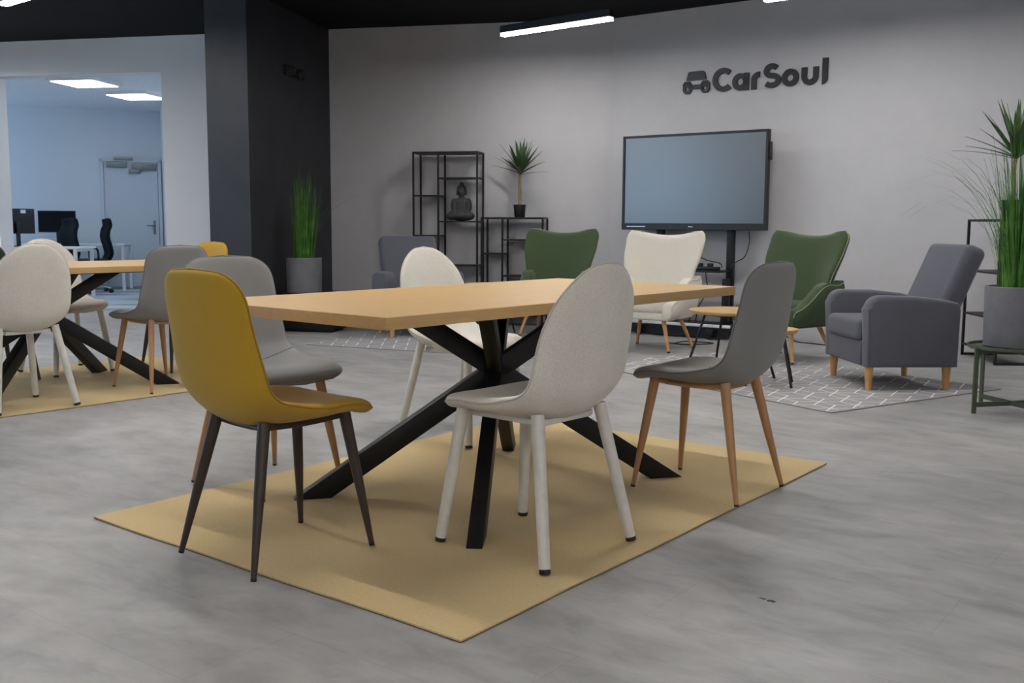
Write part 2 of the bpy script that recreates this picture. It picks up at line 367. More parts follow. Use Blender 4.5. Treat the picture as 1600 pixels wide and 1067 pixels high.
# ------------------------------------------------------------------ linear lamps
LD = Vector((.77, -.639)).normalized(); LN = Vector((.639, .77)).normalized(); LZ = 2.73
def linear_lamp(s, off, label, L=1.2):
    c = LN * off + LD * (s + L / 2)
    o = thing('linear_ceiling_lamp', label, 'lamp', (c.x, c.y, LZ), rz=math.atan2(LD.y, LD.x), group='linear ceiling lamps')
    MB().box((0, 0, .047), (L, .066, .062)).build('housing', M['black_metal'], o, 0)
    h = L / 2 - .003; hw = .031
    MB().box((0, 0, -.0115), (L - .006, 2 * hw, .001)).build('diffuser', M['lamp_on'], o, 0)
    MB().box((0, 0, .0025), (L - .006, 2 * hw + .001, .027)).build('lens_edge', M['lens_edge'], o, 0)
    for x in (-L / 2 + .08, L / 2 - .08):
        MB().cone((x, 0, .078), (x, 0, CEIL - LZ), .0025, .0025, 6).build('suspension_wire', M['black_metal'], o)
    return o
linear_lamp(-6.15, 7.25, 'lit black linear lamp hanging in front of the grey back wall, whole in view')
linear_lamp(-3.64, 7.40, 'lit linear lamp cut by the top edge above the wall lettering')
linear_lamp(-8.42, 3.80, 'lit linear lamp cut by the top left corner')
for s, off in ((-.95, 7.25), (-3.4, 5.5), (-11.9, 3.8), (-12.15, 4.45), (-5.82, 3.8), (-3.22, 3.8), (1.98, 3.8), (-8.6, 2.0), (-6.0, 2.0), (-3.4, 2.0), (1.8, 2.0), (1.0, .3), (3.6, .3), (-3.4, -1.45), (-.8, -1.45), (1.8, -1.45), (4.4, -1.45), (-1.6, -3.2), (1.0, -3.2), (3.6, -3.2)):  # some follow the shadows; others added to brighten chair backs and left white wall
    linear_lamp(s, off, 'unseen linear lamp outside the view')

fl = bpy.data.objects['floor']; rnd = random.Random(4)
for cx, cy, r in ((.705, 2.645, .011), (.688, 2.660, .006), (.681, 2.668, .004)):
    MB().prism([(cx + r * rnd.uniform(.5, 1.5) * math.cos(t * .7), cy + r * rnd.uniform(.4, 1.1) * math.sin(t * .7)) for t in range(9)], 0, .0006).build('scuff_mark', M['rug_back'], fl, 0)

# ------------------------------------------------------------------ rugs
def rug(name, label, c, ang, L, W, mat, th=.008, grp=None):
    o = thing(name, label, 'rug', (c[0], c[1], 0), rz=R(ang), group=grp)
    n = 40; g = MB(); rnd = random.Random(hash(label) % 99)
    def outline():
        pts = []
        for i in range(n): pts.append((-L / 2 + L * i / n, -W / 2))
        for i in range(n): pts.append((L / 2, -W / 2 + W * i / n))
        for i in range(n): pts.append((L / 2 - L * i / n, W / 2))
        for i in range(n): pts.append((-L / 2, W / 2 - W * i / n))
        return [(x + math.sin(y * 9) * .002, y + math.sin(x * 7) * .002) for x, y in pts]
    P = outline()
    g.prism(P, th * .4, th).build('pile', mat, o, 0)
    MB().prism([(x * .999, y * .999) for x, y in P], .0005, th * .4).build('backing', M['rug_back'], o, 0)
    return o
TA = 50.1
U = Vector((math.cos(R(TA)), math.sin(R(TA)))); V = Vector((-U.y, U.x))
rc = (Vector((-1.374, 3.435)) + Vector((-.133, 2.311)) + Vector((1.306, 4.198)) + Vector((.030, 5.30))) / 4
rug('yellow_rug', 'sand yellow woven rug under the near dining table', rc, 52.0, 2.385, 1.665, M['jute'], grp='sand yellow rugs')
rug('yellow_rug', 'sand yellow woven rug under the dining table at the left edge', (-2.88, 6.20), 50.2, 2.385, 1.66, M['jute'], grp='sand yellow rugs')
E1 = Vector((math.cos(R(32.7)), math.sin(R(32.7)))); E2 = Vector((-E1.y, E1.x)); q = Vector((1.733, 5.429)) + E1 * .79 + E2 * 1.15
rug('patterned_rug', 'grey rug with white lattice lines under the right lounge seats', q, 32.7 + 90, 2.30, 1.58, M['lattice'], .006, 'lattice rugs')
E1 = Vector((math.cos(R(-23.5)), math.sin(R(-23.5)))); E2 = Vector((-E1.y, E1.x)); q = Vector((-1.732, 8.468)) + E1 * 1.14 + E2 * .80
rug('patterned_rug', 'grey rug with white lattice lines behind the dining table, left lounge', q, -23.5, 2.28, 1.58, M['lattice'], .006, 'lattice rugs')
def lattice(o, L, W, z, a=.122):
    # three families of white strokes through a triangular net of centres
    rnd = random.Random(5); mb = MB(); t0 = R(117); k = a * math.sqrt(3)
    b1 = Vector((math.cos(t0 + R(30)), math.sin(t0 + R(30)))) * k; b2 = Vector((math.cos(t0 + R(90)), math.sin(t0 + R(90)))) * k
    for i in range(-16, 17):
        for j in range(-16, 17):
            c = b1 * i + b2 * j
            for n_, wd in ((0, .0085), (60, .006), (-60, .006)):
                if n_ and rnd.random() < .22: continue
                d = Vector((math.cos(t0 + R(n_)), math.sin(t0 + R(n_)))); ok = [t / 20 for t in range(-20, 21) if abs((c + d * a * t / 20).x) < L / 2 - .012 and abs((c + d * a * t / 20).y) < W / 2 - .012]
                if len(ok) < 4: continue
                p, q = c + d * a * ok[0], c + d * a * ok[-1]; nv = Vector((-d.y, d.x)) * wd / 2; zz = z + (.0001 if n_ else .0002)
                mb.raw([(*(p - nv), zz), (*(q - nv), zz), (*(q + nv), zz), (*(p + nv), zz)], [(0, 1, 2, 3)])
    g = mb.build('woven_lines', M['line'], o, 0); g['kind'] = 'stuff'
for o in [x for x in bpy.data.objects if x.name.startswith('patterned_rug')]: lattice(o, 2.28, 1.58, .0062)
RZ = .008

# ------------------------------------------------------------------ dining tables
def dining_table(c, ang, label):
    o = thing('dining_table', label, 'table', (c[0], c[1], RZ), rz=R(ang), group='dining tables')
    L, W, T, t = 2.0, .94, .755 - RZ, .036
    MB().box((0, 0, T - t / 2), (L, W, t), bev=.0015, seg=1).build('tabletop', M['oak_top'], o, 0)
    MB().box((0, 0, T - t - .006), (1.0, .66, .010)).build('mounting_plate', M['black_metal'], o, 0)
    a, b, hub = .563, .406, .455; zt = T - t - .004
    k = (zt - hub) / hub
    for sx, sy in ((1, 1), (1, -1), (-1, 1), (-1, -1)):
        p0 = Vector((sx * a, sy * b, 0)); p1 = Vector((-sx * a * k, -sy * b * k, zt)); d = (p1 - p0)
        hd = Vector((d.x, d.y, 0)).normalized(); el = math.atan2(d.z, math.hypot(d.x, d.y)); wd = Vector((-hd.y, hd.x, 0))
        hl = .075 / 2 / math.sin(el); hw = .052 / 2; vs = []
        for p in (p0, p1):
            for q in ((-1, -1), (1, -1), (1, 1), (-1, 1)): vs.append(p + hd * hl * q[0] + wd * hw * q[1])
        t_ = MB(); t_.raw(vs, [(3, 2, 1, 0), (4, 5, 6, 7), (0, 1, 5, 4), (1, 2, 6, 5), (2, 3, 7, 6), (3, 0, 4, 7)])
        bmesh.ops.recalc_face_normals(t_.bm, faces=t_.bm.faces)
        bmesh.ops.bevel(t_.bm, geom=list(t_.bm.edges), offset=.003, segments=2, profile=.5, affect='EDGES')
        t_.build('leg', M['black_metal'], o)
    return o
dining_table((-.06, 3.811), TA, 'large oak dining table with crossed black legs in the foreground')
dining_table((-2.83, 6.12), 51.2, 'oak dining table with crossed black legs at the left edge')

# ------------------------------------------------------------------ dining chairs
def shell(prof, wid, cup, th, bt, nt, bf, nf, nu=20, nv=52):
    pts = catmull([(0, y, z) for y, z in prof], 12)
    ln = [0]
    for p, q in zip(pts, pts[1:]): ln.append(ln[-1] + (q - p).length)
    tot = ln[-1]
    def at(b):
        s = b * tot
        for i in range(len(ln) - 1):
            if s <= ln[i + 1] or i == len(ln) - 2:
                t = (s - ln[i]) / max(1e-9, ln[i + 1] - ln[i]); return pts[i].lerp(pts[i + 1], t), (pts[min(i + 2, len(pts) - 1)] - pts[max(0, i - 1)]).normalized()
    vs = []; top = []; bot = []; edge = []; rows = []
    for j in range(nv + 1):
        b = .5 * (j / nv) + .5 * (1 - math.cos(math.pi * j / nv)) / 2
        P, T = at(b); N = Vector((0, T.z, -T.y)); cap = 1; g_e = 1
        if b > 1 - bt: tau = (b - 1 + bt) / bt; cap = max(0, 1 - tau ** nt) ** (1 / nt); g_e = max(0, 1 - tau ** 6) ** .5
        if b < bf: tau = (bf - b) / bf; cap = max(0, 1 - tau ** nf) ** (1 / nf); g_e = max(0, 1 - tau ** 6) ** .5
        W = interp(wid, b); cu = interp(cup, b); rt = []; rb = []
        pole = j in (0, nv)
        for i in range(nu + 1):
            a = math.sin(math.pi / 2 * (2 * i / nu - 1)); x = a * W * cap
            base = P + N * cu * (x / W) ** 2 + Vector((x, 0, 0)); g = max(0, 1 - abs(a) ** 7) ** .5 * g_e * (interp(th, b) if isinstance(th, list) else th) / 2
            if pole:
                if i == 0: vs.append(base); pid = len(vs) - 1
                rt.append(pid); rb.append(pid)
            elif i in (0, nu): vs.append(base); rt.append(len(vs) - 1); rb.append(len(vs) - 1)
            else:
                vs.append(base + N * g); rt.append(len(vs) - 1); vs.append(base - N * g); rb.append(len(vs) - 1)
        rows.append((b, [vs[k] for k in rt])); top.append(rt); bot.append(rb); edge.append((vs[rt[0]], vs[rt[-1]]))
    fs = []
    for G, rev in ((top, 0), (bot, 1)):
        for j in range(nv):
            for i in range(nu):
                f = [G[j][i], G[j][i + 1], G[j + 1][i + 1], G[j + 1][i]]; f2 = []
                for k in f:
                    if k not in f2: f2.append(k)
                if len(f2) > 2: fs.append(tuple(f2[::-1] if rev else f2))
    ring = [e[0] for e in edge] + [e[1] for e in edge[::-1]][1:-1]
    shell.rows = rows; return MB().raw(vs, fs), ring

SIDE = dict(prof=[(.243, .412), (.232, .430), (.17, .442), (.05, .434), (-.06, .428), (-.145, .440), (-.205, .495), (-.235, .59), (-.252, .70), (-.264, .80), (-.272, .870)],
            wid=[(0, .200), (.15, .218), (.4, .222), (.62, .224), (.85, .208), (1, .196)], cup=[(0, .0), (.2, .026), (.45, .060), (.65, .045), (1, .028)], th=[(0, .046), (.35, .050), (.55, .040), (1, .030)], bt=.14, nt=3.2, bf=.10, nf=3.0)
ROUND = dict(prof=[(.250, .412), (.238, .434), (.17, .446), (.05, .438), (-.06, .432), (-.145, .446), (-.205, .505), (-.232, .60), (-.250, .71), (-.265, .81), (-.275, .888)],
             wid=[(0, .200), (.15, .220), (.4, .224), (.62, .224), (.85, .216), (1, .205)], cup=[(0, .0), (.2, .024), (.45, .060), (.65, .05), (1, .035)], th=[(0, .050), (.35, .056), (.55, .042), (1, .034)], bt=.29, nt=2.15, bf=.14, nf=2.4)
def dining_chair(name, label, loc, facing, kind, fab, pip, legm, group):
    o = thing(name, label, 'chair', loc, facing, group)
    sp = SIDE if kind == 'side' else ROUND
    mb, ring = shell(**sp); mb.build('seat_shell', M[fab], o, 180)
    MB().tube(ring, .0035, 6, True).build('piping', M[pip], o, 180)
    if fab == 'grey':
        row = min(shell.rows, key=lambda r: abs(r[0] - .44))[1]
        MB().tube(row, .0016, 6).build('seam', M['black_plastic'], o, 180)
    cap = 'black_plastic'
    if kind == 'side':
        tops = [(-.120, .165, .432), (.120, .165, .432), (-.120, -.125, .428), (.120, -.125, .428)]
        feet = [(-.182, .220, 0), (.182, .220, 0), (-.190, -.220, 0), (.190, -.220, 0)]
        for a, b in zip(tops, feet):
            a, b = Vector(a), Vector(b); d = (b - a).normalized()
            k = MB().tube([a, a.lerp(b, .12), a.lerp(b, .5), a.lerp(b, .985)], [.0190, .0185, .0155, .0085], 14).build('leg', M[legm], o)
            MB().tube([a.lerp(b, .982), b], [.0092, .0086], 14).build('foot_cap', M[cap], k)
        fr = MB()
        for s in (-1, 1):
            fr.tube(catmull([(s * .120, .165, .416), (s * .112, .09, .409), (s * .110, .02, .407), (s * .112, -.05, .409), (s * .120, -.125, .415)], 5), .011, 8)
        for y in (.165, -.12): fr.tube(catmull([(-.120, y, .414), (-.06, y * .93, .406), (0, y * .9, .404), (.06, y * .93, .406), (.120, y, .414)], 5), .010, 8)
        fr.build('seat_frame', M[legm], o)
    else:
        tops = [(-.150, .165, .440), (.150, .165, .440), (-.150, -.135, .442), (.150, -.135, .442)]
        feet = [(-.200, .222, 0), (.200, .222, 0), (-.215, -.222, 0), (.215, -.222, 0)]
        for a, b in zip(tops, feet):
            a, b = Vector(a), Vector(b)
            k = MB().tube([a, a.lerp(b, .5), a.lerp(b, .975)], [.0200, .0190, .0170], 16).build('leg', M[legm], o)
            MB().tube([a.lerp(b, .972), b], [.0173, .0171], 16).build('foot_cap', M[cap], k)
        fr = MB()
        for s in (-1, 1): fr.box((s * .120, .015, .414), (.026, .28, .018), bev=.003)
        for y in (.15, -.12): fr.box((0, y, .412), (.23, .026, .018), bev=.003)
        fr.build('seat_frame', M[legm], o)
    return o
G1, G2 = 'chairs around the near dining table', 'chairs around the left dining table'
must = dining_chair('dining_chair', 'mustard yellow chair with dark brown legs at the near end of the foreground table', (-.717, 3.036, RZ + .0025), 48.5, 'side', 'mustard', 'mustard_pip', 'dark_leg', G1)
crm = dining_chair('dining_chair', 'cream fabric chair seen from behind, nearest chair at the foreground table', (.074, 3.126, RZ + .0042), 138.5, 'round', 'cream', 'cream_pip', 'white_leg', G1)
gry = dining_chair('dining_chair', 'grey chair with wood-tone legs at the right end of the near yellow rug', (.753, 3.819, RZ + .0025), 141.1, 'side', 'grey', 'grey_pip', 'oak_leg', G1)
copy_tree(gry, (-.943, 3.850, RZ + .0025), -40.8, 'grey chair with wood-tone legs facing the viewer just behind the big mustard chair')
copy_tree(crm, (-.226, 4.762, RZ + .0042), -41.2, 'cream chair on the far side of the foreground table, facing the viewer')
copy_tree(crm, (-2.700, 5.487, RZ + .0042), 141.0, 'cream chair seen from behind at the left dining table', G2)
copy_tree(crm, (-3.01, 6.81, RZ + .0042), -38.0, 'cream chair on the far side of the left table, half hidden behind another cream chair', G2)
copy_tree(gry, (-2.165, 6.175, RZ + .0025), 140.5, 'grey chair with wood-tone legs at the left dining table', G2)
copy_tree(must, (-2.285, 7.02, RZ + .0025), 231.0, 'small mustard chair back at the far end of the left dining table', G2)
dining_chair('dining_chair', 'dark green chair back with tan edge cut by the left border', (-3.31, 6.43, RZ + .0025), -40.0, 'side', 'bottle', 'tan_pip', 'dark_leg', G2)

# ------------------------------------------------------------------ lounge chairs
def soft(o, levels=2):
    s = o.modifiers.new('soft', 'SUBSURF'); s.levels = levels; s.render_levels = levels; return o
def wing_chair(label, loc, facing, fab, pip):
    o = thing('wing_chair', label, 'armchair', loc, facing, 'wing armchairs')
    # backrest: padded, edges wrap forward, top corners rise like ears
    nu, nv = 20, 26; vs = []; fs = []; F = []; Bk = []
    for j in range(nv + 1):
        b = j / nv; z0 = .36 + b * .580; yc = -.165 - .135 * b
        W = interp([(0, .275), (.35, .305), (.75, .348), (1, .370)], b); cap = 1
        if b > .80: cap = .60 + .40 * max(0, 1 - ((b - .80) / .20) ** 2.3) ** (1 / 2.3)
        r1 = []; r2 = []
        for i in range(nu + 1):
            a = math.sin(math.pi / 2 * (2 * i / nu - 1)); x = a * W * cap
            lift = (.092 * min(abs(x) / W, .86) ** 2.2 - .014) * max(0, (b - .45) / .55) ** 1.4
            wrap = interp([(0, .17), (.45, .13), (1, .055)], b) * abs(a) ** 3
            g = max(0, 1 - abs(a) ** 6) ** .5 * (max(0, 1 - (max(0, b - .9) / .1) ** 3) ** .5) * .055 + .006
            P = Vector((x, yc + wrap, z0 + lift)); r1.append(P + Vector((0, g, g * .2))); r2.append(P - Vector((0, g, g * .2)))
        F.append(r1); Bk.append(r2)
    n = nu + 1
    for r in F: vs += r
    for r in Bk: vs += r
    off = len(F) * n
    for j in range(nv):
        for i in range(nu):
            a = j * n + i; fs.append((a, a + n, a + n + 1, a + 1)); fs.append((off + a, off + a + 1, off + a + n + 1, off + a + n))
        for i in (0, nu): fs.append((j * n + i, (j + 1) * n + i, off + (j + 1) * n + i, off + j * n + i))
    for i in range(nu):
        for j in (0, nv): fs.append((j * n + i, j * n + i + 1, off + j * n + i + 1, off + j * n + i))
    bk = MB().raw(vs, fs).build('backrest', M[fab], o, 180)
    MB().tube([r[0].lerp(q[0], .5) for r, q in zip(F, Bk)] + [p.lerp(q, .5) for p, q in zip(F[-1], Bk[-1])][1:-1] + [r[-1].lerp(q[-1], .5) for r, q in zip(F[::-1], Bk[::-1])], .005, 6).build('piping', M[pip], bk, 180)
    # arms: swept low from the backrest to the seat front
    prof = catmull([(-.235, .605), (-.17, .585), (-.08, .590), (.0, .570), (.07, .515), (.14, .455), (.21, .420), (.275, .400), (.295, .365)], 4)
    prof = [(p.x, p.y) for p in [Vector((q[0], q[1])) for q in prof]]
    for s in (-1, 1):
        vs = []; fs = []; m_ = len(prof); ringn = 10
        for jj, (y, zt) in enumerate(prof):
            zb = .27; h = zt - zb; e_ = {1: .45, 2: .78, 3: .94}.get(m_ - jj, 1); zb += h * (1 - e_) * .4; h *= e_
            for k in range(ringn):
                t = 2 * math.pi * k / ringn
                sx = math.cos(t); sz = math.sin(t)
                sx = math.copysign(abs(sx) ** .6, sx); sz = math.copysign(abs(sz) ** .75, sz)
                zz = zb + h / 2 + sz * h / 2; fl = .032 * max(0, (zz - zb) / .33) ** 1.5
                xx = .248 + fl * max(.5, min(1, (zt - .40) / .1)) + e_ * sx * (.046 + .026 * max(0, min(1, (zt - .42) / .15)) * max(0, sz))
                vs.append((s * xx, y, zz))
        for j in range(m_ - 1):
            for k in range(ringn): fs.append((j * ringn + k, j * ringn + (k + 1) % ringn, (j + 1) * ringn + (k + 1) % ringn, (j + 1) * ringn + k))
        fs += [tuple(range(ringn)), tuple((m_ - 1) * ringn + k for k in range(ringn))]
        ar = MB().raw(vs, fs).build('arm', M[fab], o, 60)
        MB().tube([Vector((s * (.248 + .032 * ((zt - .27) / .33) ** 1.5 * max(.5, min(1, (zt - .40) / .1)) + .040), y, zt - .022)) for y, zt in prof], .0035, 6).build('piping', M[pip], ar, 180)
    MB().box((0, .035, .375), (.50, .50, .125), bev=.045, seg=5).build('seat_cushion', M[fab], o, 180)
    MB().box((0, .03, .285), (.53, .50, .060), bev=.02, seg=3).build('seat_base', M[fab], o)
    for sx in (-1, 1):
        for sy in (-1, 1):
            a = Vector((sx * .175, .02 + sy * .16, .262)); b = Vector((sx * .255, sy * .245, 0))
            k = MB().tube([a, a.lerp(b, .97)], [.019, .0115], 14).build('leg', M['beech'], o)
            MB().tube([a.lerp(b, .965), b], [.0125, .012], 12).build('foot_cap', M['black_plastic'], k)
    return o
wing_chair('cream boucle wing armchair in front of the television stand', (1.164, 8.356, .003), -122.5, 'boucle', 'cream_pip')
wing_chair('moss green wing armchair beside the slate armchair on the right rug', (2.088, 7.664, .0125), -144, 'green', 'green_pip')
wing_chair('moss green wing armchair behind the foreground table, beside the low black shelf', (.39, 9.32, .0125), -110, 'green', 'green_pip')

def arm_chair(label, loc, facing):
    o = thing('armchair', label, 'armchair', loc, facing, 'slate armchairs')
    # local: +y front ; body 0.74 wide
    for s in (-1, 1):
        poly = [(-.285, .145), (.285, .145), (.295, .50)]
        for k in range(7): t = R(k * 15); poly.append((.295 - .085 + .085 * math.cos(t), .50 + .085 * math.sin(t)))
        poly += [(.0, .582), (-.20, .560), (-.275, .540), (-.29, .50)]
        Mx = Matrix.Translation((s * .315, 0, 0)) @ Matrix(((0, 0, 1, 0), (1, 0, 0, 0), (0, 1, 0, 0), (0, 0, 0, 1)))
        MB().prism(poly, -.055, .055, Mx, bev=.03, seg=4).build('arm', M['armchair'], o, 50)
    MB().box((0, .02, .225), (.54, .55, .155), bev=.012, seg=3).build('front_rail', M['armchair'], o)
    MB().box((0, .045, .365), (.525, .54, .135), bev=.035, seg=4).build('seat_cushion', M['armchair'], o, 60)
    rot = Matrix.Rotation(R(23), 3, 'X')
    MB().box((0, -.315, .615), (.545, .135, .58), rot=rot, bev=.045, seg=5).build('backrest', M['armchair'], o, 60)
    MB().box((0, -.275, .33), (.54, .03, .37), bev=.008).build('back_panel', M['armchair'], o)
    for x in (-.295, .295):
        for y in (-.245, .245):
            MB().tube([(x, y, .152), (x * 1.0, y, 0)], [.029, .0185], 16).build('leg', M['beech'], o)
    return o
arm_chair('slate grey armchair with short wooden legs on the right rug', (2.4355, 6.516, .0068), 183.0)
arm_chair('slate grey armchair against the wall at left, behind the foreground table', (-.871, 9.319, .0068), -70.7)

# ------------------------------------------------------------------ coffee tables
def coffee_table(label, c, r, h, rz, z0=.010, spread=1.15):
    o = thing('coffee_table', label, 'table', (c[0], c[1], z0), rz=R(rz), group='round coffee tables')
    MB().lathe([(r * .93, h - .022), (r, h - .006), (r, h), (r * .995, h + .001)], 48).build('table_top', M['oak_top'], o, 30)
    for k in range(4):
        t = math.pi / 4 + k * math.pi / 2; p = Vector((math.cos(t), math.sin(t), 0))
        MB().cone(p * r * .62 + Vector((0, 0, h - .02)), p * r * spread, .0085, .0085, 10).build('leg', M['black_metal'], o)
    MB().tube([(r * .62 * math.cos(t), r * .62 * math.sin(t), h - .028) for t in [i * math.pi / 12 for i in range(24)]], .007, 8, True).build('ring', M['black_metal'], o)
    return o
coffee_table('taller round oak coffee table with thin black legs beside the grey dining chair', (1.43, 6.62), .27, .455, -39)
coffee_table('lower round oak coffee table tucked beside the taller one, mostly behind the grey chair', (1.64, 6.40), .172, .355, -16)
coffee_table('coffee table whose thin black legs show below the foreground table top', (-.23, 9.56), .25, .45, 18)

# ------------------------------------------------------------------ shelves
def bar(a, b, t): 
    a, b = Vector(a), Vector(b); c = (a + b) / 2; d = b - a
    return MB().box(c, (abs(d.x) + t, abs(d.y) + t, abs(d.z) + t))
def shelf_unit(label, org, rz, W, split, top, left_bottom, left_sh, right_sh, dep=.25):
    o = thing('open_shelf', label, 'shelf', (org[0], org[1], 0), rz=R(rz), group='black metal shelves')
    T = .018
    zl = left_bottom if left_bottom else T / 2
    uprights = [(0, zl), (W, T / 2)] + ([(split, T / 2)] if split else [])
    for y in (0, dep):
        for x, z in uprights: bar((x, y, z), (x, y, top), T).build('post', M['black_metal'], o, 0)
        bar((0, y, top), (W, y, top), T).build('rail', M['black_metal'], o, 0)
    for x, z in uprights:
        bar((x, 0, top), (x, dep, top), T).build('rail', M['black_metal'], o, 0)
        if z < .05: bar((x, 0, T / 2), (x, dep, T / 2), T).build('rail', M['black_metal'], o, 0)
    for x0, x1, zs in (((0, split, left_sh), (split, W, right_sh)) if split else ((0, W, left_sh),)):
        for z in zs: MB().box(((x0 + x1) / 2, dep / 2, z), (x1 - x0 + .01, dep + .012, .014)).build('shelf_board', M['black_metal'], o, 0)
    MB().box((W / 2, dep / 2, top), (W, dep, .012)).build('shelf_board', M['black_metal'], o, 0)
    return o
off = .30
p = Vector((-1.012, 10.434)); p = Vector((-1.010, 10.425))
shelf_unit('tall black metal shelf holding the seated statue', p, -12.3, .668, .262, 1.735, .893, [1.303, .90], [1.480, 1.043, .600, .10])
q = p + D1 * .715
shelf_unit('low black metal shelf carrying the yucca beside the tall shelf', q, -12.3, .625, .215, 1.080, None, [.722, .34, .10], [.863, .50, .10])
shelf_unit('low black metal shelf at the right edge behind the leafy planter', (3.592, 8.035), -93, .625, None, 1.062, None, [.672, .338, .09], None)

# seated statue
st = Vector((p.x, p.y)) + D1 * .475 + Vector((-D1.y, D1.x)) * .11
mb = MB(); Z = 0
mb.ell((0, 0, .045), (.135, .085, .045)); mb.ell((-.085, -.035, .05), (.062, .055, .042)); mb.ell((.085, -.035, .05), (.062, .055, .042))
mb.ell((0, -.055, .055), (.095, .045, .035)); mb.ell((0, .01, .13), (.078, .052, .095)); mb.ell((0, .01, .19), (.082, .048, .05))
mb.ell((-.078, 0, .155), (.032, .036, .080)); mb.ell((.078, 0, .155), (.032, .036, .080)); mb.ell((-.065, -.045, .085), (.05, .03, .026)); mb.ell((.065, -.045, .085), (.05, .03, .026))
mb.ell((0, -.06, .082), (.04, .026, .022)); mb.ell((0, .008, .245), (.03, .03, .035)); mb.ell((0, 0, .300), (.046, .050, .058)); mb.ell((0, .008, .322), (.050, .052, .045)); mb.ell((0, .008, .370), (.024, .024, .024))
mb.ell((-.047, .005, .285), (.008, .014, .03)); mb.ell((.047, .005, .285), (.008, .014, .03)); mb.ell((0, -.050, .293), (.008, .012, .016))
bo = mb.build('seated_statue', M['stone'], None, 180, (st.x, st.y, 1.050), R(-12.3)); tag(bo, 'dark stone seated meditating figure on the tall shelf', 'statue')
rm = bo.modifiers.new('fuse', 'REMESH'); rm.mode = 'VOXEL'; rm.voxel_size = .006; rm.use_smooth_shade = True
sm = bo.modifiers.new('smooth', 'SMOOTH'); sm.factor = .5; sm.iterations = 3

# ------------------------------------------------------------------ plants
def yucca(label, loc, seed, th=.30, scale=1.0, pot=(.052, .062, .125), wall=(0, 1)):
    rnd = random.Random(seed); o = thing('potted_yucca', label, 'plant', loc, group='potted yuccas')
    r0, r1, h = pot
    MB().lathe([(r0 * .95, 0), (r0, .004), (r1, h - .012), (r1 + .003, h - .012), (r1 + .003, h), (r1 - .005, h), (r1 - .006, h - .012)], 28).build('pot', M['black_plastic'], o, 35)
    MB().lathe([(.001, h - .016), (r1 - .006, h - .014), (.001, h - .008)], 20).build('soil', M['soil'], o)
    tp = Vector((.008, 0, h + th))
    pts = catmull([(0, 0, h - .02), (.004, 0, h + th * .3), (.0, .003, h + th * .7), tp], 5)
    MB().tube(pts, [.017 - .005 * i / len(pts) + .0015 * math.sin(i * 2.6) for i in range(len(pts))], 12).build('trunk', M['bark'], o)
    N = 34
    for i in range(N):
        k = i / (N - 1); az = i * 2.39996 + rnd.uniform(-.2, .2); el = R(12 + 74 * k + rnd.uniform(-6, 6)); L = scale * (.29 - .07 * abs(k - .35)) * rnd.uniform(.85, 1.1)
        out = Vector((math.cos(az), math.sin(az), 0)); tw = out.x * wall[0] + out.y * wall[1]
        if tw > .2: el = max(el, R(30 + 38 * tw))          # leaves turn up along the wall
        dirv = out * math.cos(el) + Vector((0, 0, math.sin(el))); up = Vector((0, 0, 1)) * math.cos(el) - out * math.sin(el)
        side = dirv.cross(up).normalized(); mb = MB(); vs = []; fs = []; n = 6
        for j in range(n + 1):
            t = j / n; c = tp + Vector((0, 0, -.03 + .05 * k)) + dirv * L * t - Vector((0, 0, 1)) * .035 * t * t * L / .25 * (1 - k) ; wd = (.025 * (1 - t) ** .6 * (.55 + 2.5 * t * (1 - t))) if j < n else .0006
            nrm = side.cross(dirv).normalized()
            vs += [c - side * wd - nrm * .0 , c + nrm * (-.004 * (1 - t)), c + side * wd, c + nrm * (-.004 * (1 - t) - .0015)]
        for j in range(n):
            a = j * 4
            for u_, v_ in ((0, 1), (1, 2), (2, 3), (3, 0)): fs.append((a + u_, a + v_, a + 4 + v_, a + 4 + u_))
        mb.raw(vs, fs).build('leaf', M['yucca'], o, 60)
    return o
yl = q + D1 * .375 + Vector((-D1.y, D1.x)) * .07
yucca('potted yucca on the low black shelf in front of the grey wall', (yl.x, yl.y, 1.09), 3, .33, 1.18, wall=(N1.x, N1.y))
yucca('potted yucca on the right low shelf, behind the tall grass', (3.70, 7.58, 1.072), 5, .33, 1.6, (.062, .075, .14), wall=(.8, .6))

